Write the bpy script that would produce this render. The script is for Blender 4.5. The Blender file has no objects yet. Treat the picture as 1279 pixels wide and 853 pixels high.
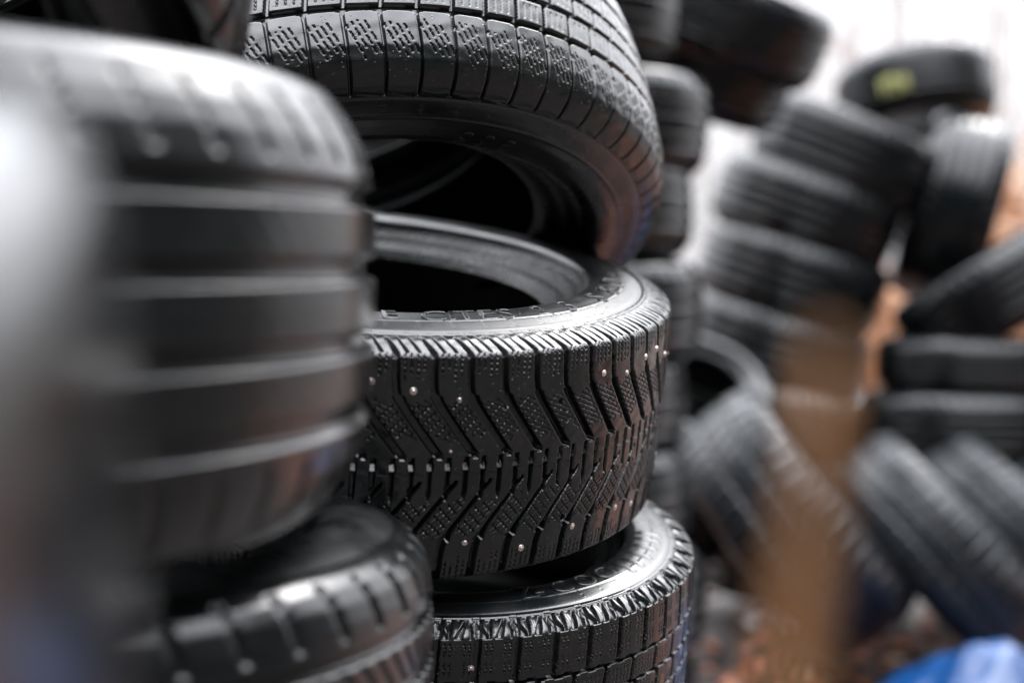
import bpy, math, random
import numpy as np
from mathutils import Vector, Matrix

random.seed(7)
RNG = np.random.RandomState(11)
scene = bpy.context.scene

# ------------------------------------------------------------------ camera
CAM_H = 1.20
PITCH = math.radians(4.4)
FOC = 1776.0                      # focal length in photograph pixels (1279 wide)
cam_data = bpy.data.cameras.new("camera")
cam_data.sensor_width = 36.0
cam_data.lens = 36.0 * FOC / 1279.0
cam_data.clip_start = 0.02
cam_data.clip_end = 2000
cam_data.dof.use_dof = True
cam_data.dof.focus_distance = 1.21
cam_data.dof.aperture_fstop = 2.1
cam = bpy.data.objects.new("camera", cam_data)
scene.collection.objects.link(cam)
cam.location = (0, 0, CAM_H)
cam.rotation_euler = (math.radians(90) - PITCH, 0, 0)
scene.camera = cam

# ------------------------------------------------------------------ world: overcast daylight
SUN_EL, SUN_AZ = math.radians(48), math.radians(35)     # azimuth measured from +Y to +X (ahead, right)
world = bpy.data.worlds.new("World")
scene.world = world
world.use_nodes = True
wn, wl = world.node_tree.nodes, world.node_tree.links
wn.clear()
wo = wn.new("ShaderNodeOutputWorld")
bg = wn.new("ShaderNodeBackground")
bg.inputs["Strength"].default_value = 0.15
sky = wn.new("ShaderNodeTexSky")
sky.sky_type = 'NISHITA'
sky.sun_disc = False
sky.sun_elevation = SUN_EL
sky.sun_rotation = SUN_AZ
sky.air_density = 1.0
sky.dust_density = 4.0
hsv = wn.new("ShaderNodeHueSaturation")
hsv.inputs["Saturation"].default_value = 0.35
wl.new(sky.outputs[0], hsv.inputs["Color"])
# cloud deck: overcast luminance, brighter overhead than at the horizon, softly mottled
tc = wn.new("ShaderNodeTexCoord")
sep = wn.new("ShaderNodeSeparateXYZ")
wl.new(tc.outputs["Generated"], sep.inputs[0])
mr = wn.new("ShaderNodeMapRange")
mr.inputs["From Min"].default_value = 0.0
mr.inputs["From Max"].default_value = 1.0
mr.inputs["To Min"].default_value = 4.3
mr.inputs["To Max"].default_value = 60.0
pw = wn.new("ShaderNodeMath"); pw.operation = 'POWER'; pw.use_clamp = True
pw.inputs[1].default_value = 1.5
wl.new(sep.outputs["Z"], pw.inputs[0])
wl.new(pw.outputs[0], mr.inputs["Value"])
nz = wn.new("ShaderNodeTexNoise")
nz.inputs["Scale"].default_value = 2.2
nz.inputs["Detail"].default_value = 5
wl.new(tc.outputs["Generated"], nz.inputs["Vector"])
mr2 = wn.new("ShaderNodeMapRange")
mr2.inputs["From Min"].default_value = 0.3
mr2.inputs["From Max"].default_value = 0.7
mr2.inputs["To Min"].default_value = 0.75
mr2.inputs["To Max"].default_value = 1.25
wl.new(nz.outputs["Fac"], mr2.inputs["Value"])
mul = wn.new("ShaderNodeMath"); mul.operation = 'MULTIPLY'
wl.new(mr.outputs[0], mul.inputs[0]); wl.new(mr2.outputs[0], mul.inputs[1])
cc = wn.new("ShaderNodeVectorMath"); cc.operation = 'SCALE'
cc.inputs[0].default_value = (0.925, 0.945, 1.0)
wl.new(mul.outputs[0], cc.inputs["Scale"])
mx = wn.new("ShaderNodeMix"); mx.data_type = 'RGBA'
mx.inputs["Factor"].default_value = 0.82
wl.new(hsv.outputs[0], mx.inputs["A"]); wl.new(cc.outputs[0], mx.inputs["B"])
wl.new(mx.outputs["Result"], bg.inputs["Color"])
wl.new(bg.outputs[0], wo.inputs[0])

sun_d = bpy.data.lights.new("sun", 'SUN')
sun_d.energy = 1.0
sun_d.angle = math.radians(22)
sun_d.color = (1.0, 0.965, 0.93)
sun = bpy.data.objects.new("sun", sun_d)
scene.collection.objects.link(sun)
sdir = Vector((math.sin(SUN_AZ) * math.cos(SUN_EL), math.cos(SUN_AZ) * math.cos(SUN_EL), math.sin(SUN_EL)))
sun.rotation_euler = (-sdir).to_track_quat('-Z', 'Y').to_euler()

scene.view_settings.view_transform = 'Standard'
scene.view_settings.look = 'None'
scene.view_settings.gamma = 1.0
scene.view_settings.use_curve_mapping = False
scene.view_settings.exposure = 0.75
scene.render.engine = 'CYCLES'
scene.cycles.use_denoising = True
scene.cycles.max_bounces = 5
scene.cycles.diffuse_bounces = 2
scene.cycles.glossy_bounces = 3
scene.cycles.caustics_reflective = False
scene.cycles.caustics_refractive = False

# ------------------------------------------------------------------ helpers
def cam2world(x, y, d):
    """camera space (right, up, distance ahead) in metres -> world"""
    return Vector((x, d * math.cos(PITCH) + y * math.sin(PITCH), CAM_H - d * math.sin(PITCH) + y * math.cos(PITCH)))

def cdir(x, y, z):
    """camera direction (right, up, towards viewer) -> world direction"""
    return cam2world(x, y, -z) - cam2world(0, 0, 0)

def px(u, v, d):
    return cam2world((u - 639.5) / FOC * d, (426.5 - v) / FOC * d, d)

def tag(o, label=None, cat=None, group=None, kind=None):
    if label: o['label'] = label
    if cat: o['category'] = cat
    if group: o['group'] = group
    if kind: o['kind'] = kind
    return o

def link(o, parent=None):
    scene.collection.objects.link(o)
    if parent is not None: o.parent = parent
    return o

def empty(name, loc=(0, 0, 0)):
    o = bpy.data.objects.new(name, None)
    o.empty_display_size = 0.05
    o.location = loc
    return link(o)

def np_mesh(name, V, Q, mat, smooth=True, tri=False):
    V = np.asarray(V, dtype=np.float32).reshape(-1, 3)
    Q = np.asarray(Q, dtype=np.int32)
    n = Q.shape[1]
    me = bpy.data.meshes.new(name)
    me.vertices.add(len(V)); me.vertices.foreach_set("co", V.ravel())
    me.loops.add(Q.size); me.loops.foreach_set("vertex_index", Q.ravel())
    me.polygons.add(len(Q))
    me.polygons.foreach_set("loop_start", np.arange(0, Q.size, n, dtype=np.int32))
    me.polygons.foreach_set("loop_total", np.full(len(Q), n, dtype=np.int32))
    me.polygons.foreach_set("use_smooth", np.full(len(Q), smooth, dtype=bool))
    me.update(calc_edges=True)
    me.validate()
    if mat is not None: me.materials.append(mat)
    return me

def grid_faces(nu, nv, wrap):
    """vertices indexed u*nv + v"""
    uu = np.arange(nu if wrap else nu - 1)
    vv = np.arange(nv - 1)
    U, Vv = np.meshgrid(uu, vv, indexing='ij')
    U2 = (U + 1) % nu
    return np.stack([U * nv + Vv, U2 * nv + Vv, U2 * nv + Vv + 1, U * nv + Vv + 1], -1).reshape(-1, 4)

def tube(pts, rad, seg=8, cap=True):
    """tapered tube through points -> (V, F quads)"""
    pts = [Vector(p) for p in pts]
    n = len(pts)
    V = []
    up = Vector((0.13, 0.21, 0.97))
    for i, p in enumerate(pts):
        t = (pts[min(i + 1, n - 1)] - pts[max(i - 1, 0)]).normalized()
        a = t.cross(up)
        if a.length < 1e-3: a = t.cross(Vector((1, 0, 0)))
        a.normalize(); b = t.cross(a)
        r = rad[i] if hasattr(rad, '__len__') else rad
        for k in range(seg):
            th = 2 * math.pi * k / seg
            V.append(p + (a * math.cos(th) + b * math.sin(th)) * r)
    F = []
    for i in range(n - 1):
        for k in range(seg):
            k2 = (k + 1) % seg
            F.append((i * seg + k, i * seg + k2, (i + 1) * seg + k2, (i + 1) * seg + k))
    if cap:
        V.append(pts[0]); V.append(pts[-1])
        c0, c1 = len(V) - 2, len(V) - 1
        for k in range(0, seg, 2):
            F.append((c0, (k + 2) % seg, (k + 1) % seg, k))
            F.append((c1, (n - 1) * seg + k, (n - 1) * seg + (k + 1) % seg, (n - 1) * seg + (k + 2) % seg))
    return V, F

class MB:
    def __init__(self): self.V = []; self.F = []
    def add(self, VF):
        V, F = VF; o = len(self.V)
        self.V += [tuple(v) for v in V]; self.F += [tuple(i + o for i in f) for f in F]
        return self
    def build(self, name, mat, parent=None, smooth=True):
        me = bpy.data.meshes.new(name)
        me.from_pydata(self.V, [], self.F)
        me.polygons.foreach_set("use_smooth", [smooth] * len(me.polygons))
        if mat: me.materials.append(mat)
        o = bpy.data.objects.new(name, me)
        return link(o, parent)

# ------------------------------------------------------------------ materials
def new_mat(name):
    m = bpy.data.materials.new(name); m.use_nodes = True
    return m, m.node_tree.nodes, m.node_tree.links, m.node_tree.nodes["Principled BSDF"]

def rubber(name, dark=(0.0022, 0.0034, 0.0038), dust=(0.036, 0.030, 0.026), dust_amt=0.25, rough=(0.13, 0.28), spec=0.6,
           micro=900.0, micro_s=0.12, coat=0.0, dust_scale=7.0, bdist=0.0006, drops=0):
    m, n, l, b = new_mat(name)
    t = n.new("ShaderNodeTexCoord"); oi = n.new("ShaderNodeObjectInfo")
    add = n.new("ShaderNodeVectorMath"); add.operation = 'ADD'
    sc = n.new("ShaderNodeVectorMath"); sc.operation = 'SCALE'; sc.inputs["Scale"].default_value = 37.0
    cmb = n.new("ShaderNodeCombineXYZ")
    for i in range(3): l.new(oi.outputs["Random"], cmb.inputs[i])
    l.new(cmb.outputs[0], sc.inputs[0])
    l.new(t.outputs["Object"], add.inputs[0]); l.new(sc.outputs[0], add.inputs[1])
    big = n.new("ShaderNodeTexNoise"); big.inputs["Scale"].default_value = dust_scale; big.inputs["Detail"].default_value = 8
    big.inputs["Roughness"].default_value = 0.65
    l.new(add.outputs[0], big.inputs["Vector"])
    r1 = n.new("ShaderNodeMapRange"); r1.inputs["From Min"].default_value = 0.42; r1.inputs["From Max"].default_value = 0.72
    r1.inputs["To Max"].default_value = dust_amt
    l.new(big.outputs["Fac"], r1.inputs["Value"])
    fine = n.new("ShaderNodeTexNoise"); fine.inputs["Scale"].default_value = 160; fine.inputs["Detail"].default_value = 6
    l.new(add.outputs[0], fine.inputs["Vector"])
    r2 = n.new("ShaderNodeMapRange"); r2.inputs["From Min"].default_value = 0.35; r2.inputs["From Max"].default_value = 0.7
    r2.inputs["To Min"].default_value = 0.4; r2.inputs["To Max"].default_value = 1.3
    l.new(fine.outputs["Fac"], r2.inputs["Value"])
    mm = n.new("ShaderNodeMath"); mm.operation = 'MULTIPLY'
    l.new(r1.outputs[0], mm.inputs[0]); l.new(r2.outputs[0], mm.inputs[1])
    mix = n.new("ShaderNodeMix"); mix.data_type = 'RGBA'
    mix.inputs["A"].default_value = (*dark, 1); mix.inputs["B"].default_value = (*dust, 1)
    l.new(mm.outputs[0], mix.inputs["Factor"])
    l.new(mix.outputs["Result"], b.inputs["Base Color"])
    rr = n.new("ShaderNodeMapRange"); rr.inputs["From Min"].default_value = 0.3; rr.inputs["From Max"].default_value = 0.75
    rr.inputs["To Min"].default_value = rough[0]; rr.inputs["To Max"].default_value = rough[1]
    mid = n.new("ShaderNodeTexNoise"); mid.inputs["Scale"].default_value = 28; mid.inputs["Detail"].default_value = 5
    l.new(add.outputs[0], mid.inputs["Vector"]); l.new(mid.outputs["Fac"], rr.inputs["Value"])
    l.new(rr.outputs[0], b.inputs["Roughness"])
    b.inputs["Specular IOR Level"].default_value = spec
    b.inputs["Coat Weight"].default_value = coat
    b.inputs["Coat Roughness"].default_value = 0.12
    mc = n.new("ShaderNodeTexNoise"); mc.inputs["Scale"].default_value = micro; mc.inputs["Detail"].default_value = 3
    l.new(add.outputs[0], mc.inputs["Vector"])
    bp = n.new("ShaderNodeBump"); bp.inputs["Strength"].default_value = micro_s; bp.inputs["Distance"].default_value = bdist
    l.new(mc.outputs["Fac"], bp.inputs["Height"]); 
    if drops:
        # small beads of water standing on the rubber
        vo = n.new("ShaderNodeTexVoronoi"); vo.inputs["Scale"].default_value = drops
        vo.inputs["Randomness"].default_value = 1.0
        l.new(add.outputs[0], vo.inputs["Vector"])
        sz = n.new("ShaderNodeSeparateColor"); l.new(vo.outputs["Color"], sz.inputs[0])
        th = n.new("ShaderNodeMapRange"); th.inputs["From Min"].default_value = 0.72; th.inputs["From Max"].default_value = 1.0
        th.inputs["To Min"].default_value = 0.0; th.inputs["To Max"].default_value = 0.34
        l.new(sz.outputs[0], th.inputs["Value"])
        sb = n.new("ShaderNodeMath"); sb.operation = 'SUBTRACT'; sb.use_clamp = True
        l.new(th.outputs[0], sb.inputs[0]); l.new(vo.outputs["Distance"], sb.inputs[1])
        pw_ = n.new("ShaderNodeMath"); pw_.operation = 'POWER'; pw_.inputs[1].default_value = 0.5
        l.new(sb.outputs[0], pw_.inputs[0])
        bd = n.new("ShaderNodeBump"); bd.inputs["Strength"].default_value = 0.8; bd.inputs["Distance"].default_value = 0.5 / drops
        l.new(pw_.outputs[0], bd.inputs["Height"]); l.new(bp.outputs[0], bd.inputs["Normal"]); bp = bd
    b1 = n.new("ShaderNodeBump"); b1.inputs["Strength"].default_value = 0.25; b1.inputs["Distance"].default_value = 0.0012
    l.new(mid.outputs["Fac"], b1.inputs["Height"]); l.new(bp.outputs[0], b1.inputs["Normal"])
    l.new(b1.outputs[0], b.inputs["Normal"])
    return m

M_TREAD = rubber("wet_rubber_tread", dust_amt=0.32, drops=420)
M_TREAD_MATT = rubber("worn_rubber_tread", dark=(0.0025, 0.0034, 0.0040), rough=(0.14, 0.26), dust_amt=0.14, spec=0.55)
M_SIDE = rubber("wet_rubber_sidewall", rough=(0.22, 0.40), dust_amt=0.16, micro_s=0.06, spec=0.8)
M_SATIN = rubber("satin_wet_sidewall", rough=(0.26, 0.42), dust_amt=0.25, micro_s=0.2, spec=0.55, drops=300)
M_LINER = rubber("inner_rubber", dark=(0.003, 0.004, 0.004), rough=(0.3, 0.5), dust_amt=0.06, spec=0.35)
M_BEAD = rubber("gritty_bead_rubber", rough=(0.2, 0.45), dust=(0.08, 0.07, 0.06), dust_amt=0.2, dust_scale=60, spec=0.14, micro=260, micro_s=0.8, bdist=0.002, drops=200)
M_FAR = rubber("far_rubber", dark=(0.0025, 0.0036, 0.0044), rough=(0.08, 0.17), dust=(0.05, 0.032, 0.024), dust_amt=0.08, micro=300, micro_s=0.12, spec=0.32)
M_FARSIDE = rubber("far_rubber_sidewall", rough=(0.14, 0.26), dust=(0.05, 0.032, 0.024), dust_amt=0.12, micro=300, micro_s=0.15, spec=0.5)
M_MUD = rubber("muddy_rubber", dark=(0.05, 0.030, 0.018), rough=(0.3, 0.5), dust=(0.13, 0.07, 0.035), dust_amt=0.9, micro=300, micro_s=0.35, spec=0.5)
M_KNOB = rubber("gritty_knobbly_rubber", dark=(0.004, 0.006, 0.008), rough=(0.26, 0.42), dust=(0.06, 0.062, 0.066), dust_amt=0.15, micro=120, micro_s=0.4, bdist=0.003, spec=0.42, dust_scale=25)

def simple(name, col, rough=0.7, metal=0.0, noise=0.25, nscale=20, spec=0.5, bump=0.0, col2=None):
    m, n, l, b = new_mat(name)
    t = n.new("ShaderNodeTexCoord")
    nn = n.new("ShaderNodeTexNoise"); nn.inputs["Scale"].default_value = nscale; nn.inputs["Detail"].default_value = 6
    l.new(t.outputs["Object"], nn.inputs["Vector"])
    mix = n.new("ShaderNodeMix"); mix.data_type = 'RGBA'
    c2 = col2 or tuple(c * (1 - noise) for c in col)
    mix.inputs["A"].default_value = (*c2, 1); mix.inputs["B"].default_value = (*col, 1)
    mr = n.new("ShaderNodeMapRange"); mr.inputs["From Min"].default_value = 0.35; mr.inputs["From Max"].default_value = 0.65
    l.new(nn.outputs["Fac"], mr.inputs["Value"]); l.new(mr.outputs[0], mix.inputs["Factor"])
    l.new(mix.outputs["Result"], b.inputs["Base Color"])
    b.inputs["Roughness"].default_value = rough; b.inputs["Metallic"].default_value = metal
    b.inputs["Specular IOR Level"].default_value = spec
    if bump:
        bp = n.new("ShaderNodeBump"); bp.inputs["Strength"].default_value = bump; bp.inputs["Distance"].default_value = 0.01
        l.new(nn.outputs["Fac"], bp.inputs["Height"]); l.new(bp.outputs[0], b.inputs["Normal"])
    return m

M_STUD = simple("stud_metal", (0.86, 0.74, 0.68), 0.28, 0.9, nscale=900)
M_STEM = simple("dry_stem", (0.23, 0.105, 0.038), 0.7, nscale=60)
M_BARK = simple("grey_bark", (0.20, 0.15, 0.135), 0.9, nscale=12)
M_TWIG = simple("twig", (0.23, 0.16, 0.14), 0.9, nscale=12)
M_REED = simple("dry_reed", (0.60, 0.33, 0.18), 0.8, nscale=8, noise=0.5)
M_REED2 = simple("dry_leaf", (0.42, 0.19, 0.08), 0.7, nscale=8, noise=0.5)
M_LEAF = simple("fallen_leaf", (0.60, 0.19, 0.09), 0.45, nscale=5, noise=0.5, col2=(0.20, 0.07, 0.04))
M_LEAF2 = simple("pale_fallen_leaf", (0.52, 0.36, 0.26), 0.4, nscale=5, noise=0.4)
M_TARP = simple("blue_plastic", (0.002, 0.040, 0.145), 0.33, nscale=12, noise=0.25, spec=0.6)
M_PAPER = simple("white_scrap", (0.78, 0.74, 0.74), 0.6, nscale=30, noise=0.1)
M_CHALK = simple("yellow_chalk", (0.30, 0.30, 0.11), 0.9, nscale=200, noise=0.4)

# ------------------------------------------------------------------ setting: ground
def make_ground():
    m, n, l, b = new_mat("leaf_litter_ground")
    t = n.new("ShaderNodeTexCoord")
    nn = n.new("ShaderNodeTexNoise"); nn.inputs["Scale"].default_value = 9; nn.inputs["Detail"].default_value = 9
    vor = n.new("ShaderNodeTexVoronoi"); vor.inputs["Scale"].default_value = 16
    l.new(t.outputs["Object"], nn.inputs["Vector"]); l.new(t.outputs["Object"], vor.inputs["Vector"])
    r = n.new("ShaderNodeValToRGB")
    r.color_ramp.elements[0].position = 0.3; r.color_ramp.elements[0].color = (0.009, 0.008, 0.0075, 1)
    r.color_ramp.elements[1].position = 0.75; r.color_ramp.elements[1].color = (0.038, 0.025, 0.020, 1)
    l.new(nn.outputs["Fac"], r.inputs["Fac"])
    gr = n.new("ShaderNodeTexNoise"); gr.inputs["Scale"].default_value = 0.25
    l.new(t.outputs["Object"], gr.inputs["Vector"])
    mix = n.new("ShaderNodeMix"); mix.data_type = 'RGBA'
    l.new(r.outputs[0], mix.inputs["A"]); mix.inputs["B"].default_value = (0.026, 0.025, 0.024, 1)
    mrr = n.new("ShaderNodeMapRange"); mrr.inputs["From Min"].default_value = 0.4; mrr.inputs["From Max"].default_value = 0.7
    l.new(gr.outputs["Fac"], mrr.inputs["Value"]); l.new(mrr.outputs[0], mix.inputs["Factor"])
    l.new(mix.outputs["Result"], b.inputs["Base Color"])
    b.inputs["Roughness"].default_value = 0.6
    bp = n.new("ShaderNodeBump"); bp.inputs["Strength"].default_value = 0.8; bp.inputs["Distance"].default_value = 0.03
    l.new(vor.outputs["Distance"], bp.inputs["Height"]); l.new(bp.outputs[0], b.inputs["Normal"])
    a = np.concatenate([-np.geomspace(700, 8, 24), np.linspace(-7.5, 7.5, 61), np.geomspace(8, 700, 24)])
    X, Y = np.meshgrid(a, a, indexing='ij')
    d = np.hypot(X, Y)
    Z = 0.012 * np.sin(X * 2.1 + 1) * np.cos(Y * 1.7) + np.where(d > 14, 0.25 * np.sin(X * 0.07) * np.sin(Y * 0.06) * np.clip((d - 14) / 20, 0, 1), 0) - 0.012
    me = np_mesh("ground", np.stack([X, Y, Z], -1), grid_faces(len(a), len(a), False)[:, ::-1], m)
    tag(link(bpy.data.objects.new("ground", me)), kind='structure')
make_ground()

# ------------------------------------------------------------------ tyre builder
def smoothstep(a, b, x):
    t = np.clip((x - a) / (b - a), 0, 1); return t * t * (3 - 2 * t)
def slot(x, c, w, e=0.0006):
    """1 inside |x-c|<w/2 with soft edge e"""
    return 1 - smoothstep(w / 2 - e / 2, w / 2 + e / 2, np.abs(x - c))
def wrapd(x, p):
    return (x + p / 2) % p - p / 2
def h01(i, k=0.0):
    v = np.sin(i * 12.9898 + k * 78.233 + 1.3) * 43758.5453
    return v - np.floor(v)

# outer profile (radius, half width) at unit scale: crown centre -> sidewall line
PROF_FLAT = [(.3180, 0), (.3180, .03), (.3176, .06), (.3165, .083), (.3155, .0925), (.3135, .0950), (.3060, .0992), (.2980, .1025), (.2905, .1046), (.2865, .1050)]
PROF_ROUND = [(.3180, 0), (.3176, .03), (.3165, .055), (.3140, .075), (.3100, .087), (.3035, .0960), (.2955, .1020), (.2905, .1042), (.2865, .1050)]
PROF_BALL = [(.3180, 0), (.3176, .025), (.3168, .045), (.3145, .062), (.3100, .076), (.3030, .0875), (.2960, .0960), (.2915, .1015), (.2865, .1050)]
PROF_SIDE = [(.2865, .1050), (.2860, .1042), (.2850, .1042), (.2842, .1056), (.2790, .1072), (.2700, .1094), (.2560, .1114), (.2440, .1116), (.2350, .1094), (.2320, .1066),
             (.2290, .1000), (.2250, .0960), (.2190, .0925), (.2160, .0890), (.2120, .0860), (.2060, .0840), (.2010, .0815), (.1960, .0760), (.1930, .0725)]
PROF_IN = [(.1930, .0725), (.1945, .0690), (.2000, .0680), (.2150, .0760), (.2400, .0880), (.2650, .0900), (.2850, .0840), (.2980, .0680), (.3030, .0400), (.3045, 0)]

def resample(P, step):
    P = np.array(P, float)
    # smooth with Catmull-like cubic through numpy: dense linear + light smoothing
    d = np.r_[0, np.cumsum(np.hypot(*np.diff(P, axis=0).T))]
    n = max(int(round(d[-1] / step)), len(P))
    s = np.linspace(0, d[-1], n)
    r = np.interp(s, d, P[:, 0]); z = np.interp(s, d, P[:, 1])
    k = max(int(0.0035 / step), 1)
    if k > 1:
        ker = np.hanning(2 * k + 1); ker /= ker.sum()
        rp = np.pad(r, k, mode='reflect', reflect_type='odd'); zp = np.pad(z, k, mode='reflect', reflect_type='odd')
        r2, z2 = np.convolve(rp, ker, 'valid'), np.convolve(zp, ker, 'valid')
        r2[0], r2[-1], z2[0], z2[-1] = r[0], r[-1], z[0], z[-1]
        r, z = r2, z2
    return np.stack([r, z], 1), s

def angles(dense_step, coarse_step, R, half):
    """angles from -pi..pi, dense within +-half round zero"""
    a1 = np.arange(-half, half, dense_step / R)
    rest = 2 * math.pi - 2 * half
    a2 = np.linspace(half, half + rest, max(int(rest * R / coarse_step), 8), endpoint=False)
    return np.concatenate([a1, a2])

def tread_mesh(name, R, W, func, prof, mat, su, sv, coarse=0.003, half=math.radians(112), wob=0.0):
    S = R / .318; ws = W / .21
    P = [(r * S, z * ws) for r, z in prof]
    # keep half-width slope region shape: z scaled by width only
    full = [(r, -z) for r, z in P[::-1]][:-1] + P
    Q, s = resample(full, sv)
    s = s - s[-1] / 2
    T = np.gradient(Q, axis=0); T /= np.linalg.norm(T, axis=1)[:, None]
    N = np.stack([T[:, 1], -T[:, 0]], 1)     # outward (r, z)
    th = angles(su, coarse, R, half) if half < math.pi else np.linspace(-math.pi, math.pi, max(int(2 * math.pi * R / su), 16), endpoint=False)
    TH, SS = np.meshgrid(th, s, indexing='ij')
    dep = func(TH * R, SS, s[-1])
    edge = np.minimum(smoothstep(0, 0.0015, s[-1] - np.abs(s)), 1)
    dep = dep * edge[None, :]
    r = Q[:, 0][None, :] - dep * N[:, 0][None, :]
    z = Q[:, 1][None, :] - dep * N[:, 1][None, :]
    if wob:
        r = r + wob * np.sin(2 * TH + 1.0) + wob * .5 * np.sin(3 * TH)
    V = np.stack([r * np.cos(TH), r * np.sin(TH), z], -1)
    return np_mesh(name, V, grid_faces(len(th), len(s), True), mat)

def revolve(name, P, R, W, nseg, mat, sgn=1, step=0.002, flip=False, detail=None, bead=None):
    S = R / .318; ws = W / .21
    Q, s = resample([(r * S, z * ws) for r, z in P], step)
    th = np.linspace(-math.pi, math.pi, nseg, endpoint=False)
    TH, rr = np.meshgrid(th, Q[:, 0], indexing='ij')
    zz = np.broadcast_to(Q[:, 1][None, :], TH.shape).copy()
    if detail is not None: zz = zz + detail(TH, rr / S)
    zz = zz * sgn
    V = np.stack([rr * np.cos(TH), rr * np.sin(TH), zz], -1)
    F = grid_faces(nseg, len(s), True)
    if (sgn > 0) == flip: F = F[:, ::-1]
    me = np_mesh(name, V, F, mat)
    if bead is not None:
        me.materials.append(bead)
        nv = len(s) - 1
        col = (0.5 * (Q[:-1, 0] + Q[1:, 0]) < .2305 * S).astype(np.int32)
        me.polygons.foreach_set("material_index", np.tile(col, nseg))
    return me

# ---- tread patterns: (x around in metres, s across in metres, smax) -> depth in metres
def zigsipe(x, s, c, w=0.0009, amp=0.0008, per=0.0042):
    return slot(x, c + amp * (2 * np.abs(((s / per) % 1) - .5) - .5) * 2, w, 0.0005)

def pat_studded(R, npitch):
    p = 2 * math.pi * R / npitch
    def g(x, s, smax):
        a = np.abs(s)
        lo = (s < 0)
        # chevron shift of the main groove
        tq = (a - .010) / .052
        sh = -1.35 * p * np.maximum(.5 * (tq + 1 - np.sqrt((tq - 1) ** 2 + .035)), 0) - .36 * np.clip(a - .0975, 0, 1)
        xx = x - sh - np.where(lo, 0.5 * p, 0.0)
        d = wrapd(xx, p)
        w = np.where(lo, .0026 + .0042 * smoothstep(.050, .068, a), .0046 + .0008 * smoothstep(.05, .07, a))
        w = w * np.clip((.124 - a) / .026, 0, 1) ** .6
        w = np.where(a > .116, w * .0, w)
        diag = 1 + .85 * ((a > .012) & (a < .062))
        main = slot(d, 0, w * diag, .0010) * (a > .009)
        dep = main * .0072 * np.clip((.123 - a) / .02, 0.25, 1)
        # centre slots at half pitch, bridged by a sloping tie bar
        dc = wrapd(x - .25 * p, p / 2)
        cs = slot(dc, 0, .0040 * np.clip((s + .027) / .007, 0, 1) + .0016 * slot(s, .0018, .0075, .002), .0008) * (s > -.027) * (s < .011)
        bar = slot(s, .0018, .0070, .001)
        cd = .0066 * (1 - bar) + bar * (.0010 + .0045 * np.clip((s + .0010) / .0060, 0, 1))
        dep = np.maximum(dep, cs * cd)
        # narrow rib groove along the centre
        dep = np.maximum(dep, slot(s + .0028 + .0005 * np.sin(x / p * 4 * np.pi), 0, .0014, .0010) * .0007)
        # shoulder notches, slanted
        for k in (1, 2):
            dd = wrapd(x + 1.35 * p + (a - .0975) * .36 - k * p / 3.1 - np.where(lo, .5 * p, 0), p)
            nw = .0027 * np.clip((.121 - a) / .018, 0, 1)
            dep = np.maximum(dep, slot(dd, 0, nw, .0007) * .0055 * (a > .0975) * (a < .121))
        # thin broken sipes below the shoulder
        xb = wrapd(x + 1.35 * p - np.where(lo, .5 * p, 0), p)
        band = (a > .070) & (a < .097)
        for k in (.26, .42, .60, .76):
            pi = np.floor((x + 1.35 * p) / p)
            cut = (h01(pi, k) * .010 + .073) < a
            dash = (((a / .0046) + k * 7) % 1) > .22
            dep = np.maximum(dep, zigsipe(xb if True else 0, s, wrapd(k * p, p), .0010, .0007) * .0022 * band * cut * dash)
        # honeycomb of short sipes along the chevron arms
        ar = (a > .016) & (a < .064)
        u = wrapd(xx, p)               # distance along circumference from the groove
        t = a
        for k, fr in enumerate((.22, .38, .54, .70)):
            c = wrapd(u - fr * p, p)
            ok = slot(c, 0, .0046, .0006)
            zz = ((t / .0058 + k * .5) % 1)
            tri = np.abs(zz - .5) * 2
            line = slot(c, (tri - .5) * .0042, .0010, .0006)
            rg = (t > .022 + .010 * h01(np.floor(xx / p), k)) & (t < .060 - .006 * h01(np.floor(xx / p), k + 5))
            dep = np.maximum(dep, line * ok * ar * rg * .0026)
        # empty stud holes
        for sx, ss in HOLES:
            dd = np.hypot(wrapd(x + XOFF[0] - sx, 2 * math.pi * R), s - ss)
            dep = np.maximum(dep, (1 - smoothstep(.0022, .0030, dd)) * .004)
            dep = dep - .0004 * np.exp(-((dd - .0036) / .0007) ** 2)
        # wear: shallow mottling of the block faces
        dep = dep + .00018 * np.sin(x * 310 + np.sin(s * 190) * 2) * np.sin(s * 270)
        dep = dep + .0006 * slot(a, .1215, .0012, .0012) - .0004 * slot(a, .1235, .0016, .0012)
        return dep
    return g, p

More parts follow.
